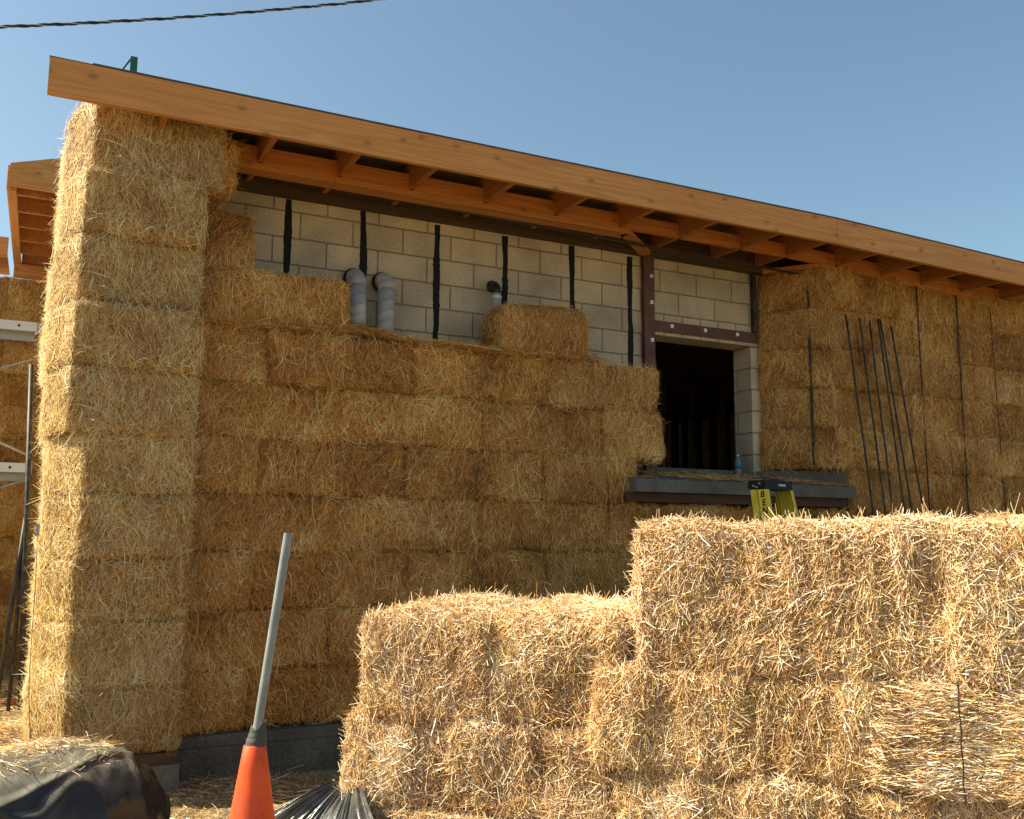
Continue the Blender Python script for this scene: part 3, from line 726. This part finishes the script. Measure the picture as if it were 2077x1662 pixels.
for (a, b, c, d_, lb) in ((1857, 580, 1885, 1045, "knotted dark tie running straight down the bales right of the leaning rods"),
                         (1938, 600, 1964, 1045, "long dark tie down the far right bales, right of the knotted one"),
                         (2006, 625, 2040, 1045, "faint dark tie near the photo's right edge")):
    p = pix(a, b, y=-.52); q = pix(c, d_, y=-.52); rod(p[0], p[2], q[0]+(q[0]-p[0])*.5, .3, lb, r=.007 if a < 2000 else .004, y0=-.525, y1=-.53, name="tie_rod", group="dark ties running down the right hand bales", cat="tie rod")
p = pix(1626, 585, y=-.3); q = pix(1638, 945, y=-.3)
rod(p[0], p[2], q[0], q[2], "black rod standing against the angled bales beside the window", r=.013, y0=-.38, y1=-.38, name="tie_rod", group="dark ties running down the right hand bales", cat="tie rod")

# ------------------------------------------------------------------ ladder
LAD = empty("stepladder", (2.93, -1.72, 0), "yellow stepladder with a black cap, standing behind the pile below the window sill", "stepladder")
LZ = 1.865; la = rad(12)
ca, sa = math.cos(la), math.sin(la)
def lw(u, v, z): return (2.93+u*ca-v*sa, -1.72+u*sa+v*ca, z)       # u width, v depth (front -v)
def lbox(name, u0, u1, v0, v1, z0, z1, M, parent, du=0, dv=0, bevel=.0015):
    bm = bmesh.new(); vs = add_box(bm, u0, u1, v0, v1, z0, z1)
    for w_ in vs:
        k = (LZ-w_.co.z); w_.co = Vector(lw(w_.co.x+du*k, w_.co.y+dv*k, w_.co.z))
    return bm_obj(name, bm, M, parent, bevel=bevel)
cap = lbox("top_cap", -.152, .152, -.078, .066, LZ-.062, LZ, M_CAP, LAD, bevel=.009)
for dy, dz in ((-.03, -.02), (.02, -.035), (-.005, -.045)):
    lbox("cap_slot", -.1535, -.1521, dy-.009, dy+.009, LZ+dz-.006, LZ+dz+.004, M_GALV, cap, bevel=0)
def crail(sg, v0, v1, dv):
    du = sg*.055; a, b = (-.146, -.142) if sg < 0 else (.142, .146)
    o = lbox("rail", a, b, v0, v1, .02, LZ-.063, M_YELLOW, LAD, du, dv)
    f0, f1 = (-.1418, -.118) if sg < 0 else (.118, .1418)
    lbox("rail_flange", f0, f1, v0, v0+.004, .02, LZ-.063, M_YELLOW, o, du, dv)
    lbox("rail_flange", f0, f1, v1-.004, v1, .02, LZ-.063, M_YELLOW, o, du, dv)
    return o
r1 = crail(-1, -.072, .004, -.20); r2 = crail(1, -.072, .004, -.20)
crail(-1, .010, .060, -.17); crail(1, .010, .060, -.17)
for k in range(5):
    z = LZ-.30*(k+1); kk = LZ-z
    lbox("step", -.141-.055*kk, .141+.055*kk, -.068-.20*kk, .0-.20*kk, z-.012, z, M_ALU, LAD)
def text(name, s, size, loc, rot, M, parent, ext=.0006, align='CENTER'):
    cu = bpy.data.curves.new(name, 'FONT'); cu.body = s; cu.offset = size*.025; cu.size = size; cu.extrude = ext; cu.align_x = align; cu.align_y = 'CENTER'
    o = bpy.data.objects.new(name, cu); dg = bpy.context.evaluated_depsgraph_get(); COL.objects.link(o)
    dg.update(); me = bpy.data.meshes.new_from_object(o.evaluated_get(bpy.context.evaluated_depsgraph_get())); COL.objects.unlink(o); bpy.data.objects.remove(o)
    me.name = name; me.materials.clear(); me.materials.append(M)
    R_ = rot.to_4x4(); R_.translation = Vector(loc)
    me.transform(R_); return link(name, me, parent)
def basis(xv, yv):
    xv = Vector(xv).normalized(); yv = Vector(yv); yv = (yv-xv*yv.dot(xv)).normalized(); zv = xv.cross(yv)
    return Matrix((xv, yv, zv)).transposed()
text("cap_lettering", "WERNER", .020, lw(.035, -.0785, LZ-.031), basis((ca, sa, 0), (0, 0, 1)), M_WHITE, cap)


text_n = 0
for i, ch in enumerate("BENCO"):
    z = LZ-.098-i*.056; kk = LZ-z
    text("rail_letter", ch, .060, lw(-.1468-.055*kk, -.034-.20*kk, z), basis((sa, -ca, 0), (.055*ca, .055*sa+.20*ca*0, 1)), M_CAP, r1)

# ------------------------------------------------------------------ bottle on the sill
bx = pix(1497, 958, y=-.02)
BT = empty("water_bottle", (bx[0], -.02, 2.036), "clear plastic water bottle with blue and red label on the window sill", "bottle")
M_PET = mat("clear_plastic", (.35, .38, .42), .15, .5); M_PET.node_tree.nodes["Principled BSDF"].inputs["Transmission Weight"].default_value = .6
M_BLUE = mat("blue_label", (.03, .20, .42), .4); M_RED = mat("red_label", (.35, .03, .04), .4)
tube("bottle_body", [(bx[0], -.02, z) for z in (2.037, 2.05, 2.10, 2.15, 2.175, 2.20, 2.215)], [.029, .033, .033, .033, .03, .016, .013], M_PET, BT, 16)
tube("label_band", [(bx[0], -.02, 2.115), (bx[0], -.02, 2.15)], .0338, M_BLUE, BT, 16)
tube("label_stripe", [(bx[0], -.02, 2.100), (bx[0], -.02, 2.1145)], .0338, M_RED, BT, 16)
tube("bottle_cap", [(bx[0], -.02, 2.2155), (bx[0], -.02, 2.23)], .015, M_WHITE, BT, 12)

# ------------------------------------------------------------------ cone with a pipe stuck in it
CF = 2.80
ct = pix(517, 1512, fwd=CF); cx_, cy_ = ct[0], ct[1]; ctz = ct[2]
CO = empty("traffic_cone", (cx_, cy_, 0), "orange traffic cone with a grey pipe taped into its tip", "traffic cone")
bm = bmesh.new(); nseg = 40
prof = [(.182, .035), (.172, .05), (.150, .12), (.0325, ctz), (.031, ctz+.004), (.026, ctz+.004), (.027, ctz-.05)]
k_ = (.150-.0325)/(ctz-.12)
prof = [(.20, .032), (.175, .036), (.165, .06)]+[(.0325+.155*(ctz-z)*1.02, z) for z in np.linspace(.07, ctz, 14)]+[(.029, ctz+.003), (.024, ctz-.03)]
rings = []
for (r, z) in prof:
    rings.append([bm.verts.new((cx_+r*math.cos(2*math.pi*i/nseg), cy_+r*math.sin(2*math.pi*i/nseg), z)) for i in range(nseg)])
for a, b in zip(rings, rings[1:]):
    for i in range(nseg): bm.faces.new((a[i], a[(i+1) % nseg], b[(i+1) % nseg], b[i]))
bm_obj("cone_body", bm, M_ORANGE, CO, smooth=True)
box("cone_base", cx_-.2, cx_+.2, cy_-.2, cy_+.2, .0, .031, M_ORANGE, CO, bevel=.01)
bm = bmesh.new(); rngs = []
rt = random.Random(3)
for j in range(15):
    z = ctz-.012+j*.0055; r = .0335-.0009*j+rt.uniform(-.0015, .0015)+(.002 if j % 3 == 0 else 0)
    rngs.append([bm.verts.new((cx_+j*.0007+r*math.cos(2*math.pi*i/24), cy_+r*math.sin(2*math.pi*i/24), z+.007*math.sin(2*math.pi*i/24+1)+rt.uniform(-.001, .001))) for i in range(24)])
for a, b in zip(rngs, rngs[1:]):
    for i in range(24): bm.faces.new((a[i], a[(i+1) % 24], b[(i+1) % 24], b[i]))
bm_obj("tape_wrap", bm, M_DUCT, CO, smooth=True)
pt = pix(585, 1082, fwd=2.86); pb = pix(522, 1478, fwd=2.80)
pole = empty("pipe_pole", tuple(pb), "grey plastic pipe standing up from the cone tip, leaning right", "pipe")
dv = pt-pb; pb2 = pb-dv*.35
bm = bmesh.new(); add_tube(bm, [pb2, pb2+(pt-pb2)*.5, pt], .0134, 20, cap=False); add_tube(bm, [pt-dv*.1, pt], .0112, 20, cap=False)
bmesh.ops.recalc_face_normals(bm, faces=bm.faces)
o = bm_obj("pipe_wall", bm, M_PVC, pole, smooth=True)

# ------------------------------------------------------------------ plastic bundles
def blob(name, c, rad3, seed, M, parent=None, sub=(110, 60), wr=.03, fold=.0, fdir=(1, 0, 0), zmin=0.01, rotz=0, sq=.75):
    nz = noise3(seed, 4.5, 12); n2 = noise3(seed+1, 13, 14); n3 = noise3(seed+2, 34, 14, (1, 1, 1))
    nu, nv = sub; u = np.linspace(0, 2*math.pi, nu, endpoint=False); v = np.linspace(-math.pi/2, math.pi/2, nv)
    U, Vv = np.meshgrid(u, v, indexing='ij')
    f = lambda t: np.sign(t)*np.abs(t)**sq
    d = np.stack([f(np.cos(Vv))*f(np.cos(U)), f(np.cos(Vv))*f(np.sin(U)), f(np.sin(Vv))], -1).reshape(-1, 3)
    p = d*np.array(rad3); n4 = noise3(seed+5, 6.5, 6, (1, .6, 1)); n5 = noise3(seed+6, 14, 6, (1, .4, 1)); h = wr*nz(p)*.7+wr*.5*np.clip(1-3.8*np.abs(n4(p)), 0, 1)+wr*.4*np.clip(1-3.5*np.abs(n5(p)), 0, 1)+wr*.08*n3(p)+wr*.10*(1-2*np.abs(n2(p)))
    p = p+d*h[:, None]
    cz, sz_ = math.cos(rotz), math.sin(rotz); p = np.stack([p[:, 0]*cz-p[:, 1]*sz_, p[:, 0]*sz_+p[:, 1]*cz, p[:, 2]], -1)+np.array(c)
    p[:, 2] = np.maximum(p[:, 2], zmin)
    idx = np.arange(nu*nv).reshape(nu, nv); i2 = np.roll(idx, -1, 0)
    Q = np.stack([idx[:, :-1], i2[:, :-1], i2[:, 1:], idx[:, 1:]], -1).reshape(-1, 4)
    me = fast_mesh(name, p, Q); me.materials.append(M)
    for q in me.polygons: q.use_smooth = True
    return link(name, me, parent), p
bc = (-1.58, -1.76, .12)
bag, bp = blob("plastic_bundle", bc, (.66, .46, .355), 21, M_BAG, sub=(220, 120), wr=.030, rotz=.12, sq=.92)
tag(bag, "dusty black plastic bundle with straw on top, lying at the pillar's foot", "plastic bundle")
sel = bp[(bp[:, 2] > .42) & (bp[:, 0] < -1.22) & (bp[:, 0] > -1.75)]
rs = np.random.RandomState(12); pick = sel[rs.randint(0, len(sel), 1300)]+rs.normal(size=(1300, 3))*np.array([.03, .03, .003]) if len(sel) else None
if pick is not None:
    lo = link("loose_straw", litter("loose_straw", pick, np.tile([0, 0, 1.0], (len(pick), 1)), 13, M_STRAWP, (.02, .09), (.0012, .003), .012)); tag(lo, "chopped straw lying on top of the black plastic bundle", "loose straw", kind='stuff')
# gathered sheet under the pile's left end: folds fan out from a pinched top
Ap = pix(722, 1566, fwd=4.22); bpts = [pix(430, 1755, z=.012), pix(520, 1790, z=.012), pix(640, 1850, z=.012), pix(860, 1880, z=.012)]
bm = bmesh.new(); grid = []; nU, nV = 150, 30
for i in range(nU+1):
    t = i/nU*3; k = min(int(t), 2); f = t-k
    b_ = bpts[k]*(1-f)+bpts[k+1]*f; rowv = []
    rid = .38*math.sin(i*.36+2.2*math.sin(i*.07))+.16*math.sin(i*1.3+3*math.sin(i*.05))*(1+math.sin(i*.13))+.6*math.sin(i*.11)
    for j in range(nV+1):
        q = j/nV
        p = Ap*(1-q)+b_*q; bul = math.sin(math.pi*q)*.10
        n_ = np.array([-.45, -.75, .48]); am = .026*min(1, q*3)*(1-.4*q)
        rid2 = rid+.5*math.sin(i*.21+q*5+2*math.sin(i*.04))+.3*math.sin(i*.5-q*7)
        p = p+n_*(bul*(1+.4*math.sin(i*.045+1))+am*.8*rid2)
        p[2] = max(p[2], .011+.004*q); rowv.append(bm.verts.new(p))
    grid.append(rowv)
for i in range(nU):
    for j in range(nV): bm.faces.new((grid[i][j], grid[i+1][j], grid[i+1][j+1], grid[i][j+1]))
sh = bm_obj("plastic_sheet", bm, M_BAG2, smooth=True); tag(sh, "glossy black plastic sheet gathered in folds under the foreground pile's left end", "plastic sheet")

# ------------------------------------------------------------------ strap wire down the pillar, green pipe, cable
pts = [pix(a, b, y=-.5) for a, b in ((84, 1070), (80, 1180), (72, 1290), (66, 1400), (70, 1520))]
pts = [Vector(p)+Vector((-.02, -.02, 0)) for p in pts]
t = empty("strap_wire", tuple(pts[0]), "thin tie wire with a small grey buckle down the sunlit side of the pillar", "tie wire")
tube("wire", pts, .0022, M_STRAPW, t, 5); p = pts[0]; box("buckle", p.x-.008, p.x+.012, p.y-.014, p.y-.003, p.z-.05, p.z+.02, M_GALV, t)
gp = pix(272, 118, y=2.0); gb = gp.copy(); gb[2] = 4.28
t = empty("green_post", (gp[0], gp[1], 4.28), "green metal post end with a slanting brace behind the roof edge", "post")
bm = bmesh.new(); add_box(bm, gp[0]-.030, gp[0]+.030, 1.97, 2.03, 4.28, gp[2]); bm_obj("upright", bm, M_GREEN, t, bevel=.006)
g2 = pix(240, 152, y=2.0); tube("brace", [gp+np.array([-.024, 0, -.01]), g2, g2+(g2-gp)*1.2], .009, M_GREEN, t, 8)
cp = [(-120, 58), (0, 55), (168, 47.5), (337, 38), (505, 25), (700, 7), (860, -12), (1100, -46), (1500, -120), (2200, -300)]
cpts = [pix(a, b, y=1.4) for a, b in cp]; fine = []
for i in range(len(cpts)-1):
    m_ = 40
    for k in range(m_): fine.append(cpts[i]+(cpts[i+1]-cpts[i])*k/m_)
fine.append(cpts[-1]); CT = empty("overhead_cable", tuple(fine[0]), "twisted overhead power cable crossing the sky above the roof", "cable")
fine = np.array(fine); dl = np.r_[0, np.cumsum(np.linalg.norm(np.diff(fine, axis=0), axis=1))]
dire = (fine[-1]-fine[0]); dire /= np.linalg.norm(dire); e1 = np.cross(dire, [0, 1, 0]); e1 /= np.linalg.norm(e1); e2 = np.cross(dire, e1)
for j, (M_, r) in enumerate(((M_CABLE, .0075), (M_CABLE, .0075), (M_CABLE2, .0045))):
    ph = dl/.27*2*math.pi+j*2.094
    q = fine+(np.cos(ph)[:, None]*e1+np.sin(ph)[:, None]*e2)*.0075
    tube("conductor" if j < 2 else "messenger_wire", [tuple(a) for a in q], r, M_, CT, 6)

# ------------------------------------------------------------------ scaffold at the far left
SC = empty("scaffold", (-2.6, 3.6, 0), "aluminium scaffold with two plank decks before the rear wing wall", "scaffold")
def sp(px, py, y=3.6): return pix(px, py, y=y)
for (pl, pr_, n) in (((0, 650), (76, 655), 'a'), ((0, 938), (58, 941), 'b')):
    a = sp(*pl); b = sp(*pr_); zt = (a[2]+b[2])/2; hgt = .10
    bm = bmesh.new(); add_box(bm, -4.6, b[0], 3.57, 3.6, zt-.09, zt); add_box(bm, -4.6, b[0]-.01, 3.602, 4.1, zt-.03, zt-.012)
    o = bm_obj("plank_deck", bm, M_ALU, SC, bevel=.004)
    box("deck_end", b[0]+.001, b[0]+.03, 3.565, 4.1, zt-.095, zt+.004, M_GALV, o)
    for kx in (.16, .62):
        tube("rail_hole", [(b[0]-kx, 3.5695, zt-.045), (b[0]-kx, 3.566, zt-.045)], .013, M_BLACK, o, 12)
    box("deck_beam", -4.6, b[0]-.02, 3.70, 3.74, zt-.17, zt-.031, M_GALV, o)
for (a, b) in (((-60, 765), (66, 728)), ((-60, 1010), (54, 972)), ((-60, 870), (60, 925))):
    tube("brace", [sp(*a), sp(*b)], .011, M_GALV, SC, 8)
for px in (-70,):
    a = sp(px, 600, 3.65); tube("scaffold_leg", [(a[0], 3.65, 0), (a[0], 3.65, 3.9)], .022, M_BLACK if px > 0 else M_GALV, SC, 10)
for i, (a, b, lb) in enumerate((((64, 740), (46, 1300), "dark pole nearly upright just left of the straw pillar"), ((58, 1010), (4, 1352), "dark leaning pole below the lower scaffold deck"),
                             ((52, 1060), (26, 1340), "dark leaning pole between the upright pole and its lower neighbour"))):
    p = pix(*a, y=2.6); q = pix(*b, y=2.4); q2 = p+(q-p)*((p[2]-.01)/max(.2, (p[2]-q[2])))
    tag(tube("dark_pole", [p, p+(q2-p)*.5, q2], .022 if i == 0 else .016, M_BLACK, None, 8), lb, "pole", "dark poles leaning by the scaffold")
# odds and ends on the sunlit ground at the left edge
def lump(name, px, py, rad3, seed, M, lb, cat, rotz=0, zc=None):
    g = pix(px, py, z=.02); o, _ = blob(name, (g[0], g[1], rad3[2]*.6), rad3, seed, M, None, (28, 16), rad3[0]*.15, rotz=rotz, zmin=.0); tag(o, lb, cat); return o
M_REDP = mat("red_plastic", (.55, .10, .09), .5); M_YB = mat("yellow_board", (.45, .26, .03), .6); M_GREY = mat("grey_sack", (.16, .15, .12), .7)
lump("red_can", 22, 1424, (.05, .035, .03), 31, M_REDP, "small crushed red can on the straw at the left edge", "can", .3)
lump("rubbish_sack", 18, 1345, (.14, .12, .16), 33, M_GREY, "grey green rubbish sack in shade at the foot of the leaning poles", "sack")
g = pix(8, 1528, z=.03); g2_ = pix(60, 1520, z=.03)
bm = bmesh.new(); a = Vector(g); b = Vector(g2_)
d = (b-a).normalized(); n2 = Vector((-d.y, d.x, 0))
vs = [bm.verts.new(a-d*.5+n2*s*.05+Vector((0, 0, z))) for z in (0, .035) for s in (-1, 1)]+[bm.verts.new(b-d*.02+n2*s*.05+Vector((0, 0, z))) for z in (0, .035) for s in (-1, 1)]
for f in ((0, 1, 5, 4), (2, 6, 7, 3), (0, 4, 6, 2), (1, 3, 7, 5), (0, 2, 3, 1), (4, 5, 7, 6)): bm.faces.new([vs[i] for i in f])
tag(bm_obj("timber_offcut", bm, M_YB, None, bevel=.004), "yellow painted timber offcut on the straw at the left edge", "timber")
print("objects", len(bpy.data.objects), "polys", sum(len(o.data.polygons) for o in bpy.data.objects if o.type == 'MESH'))
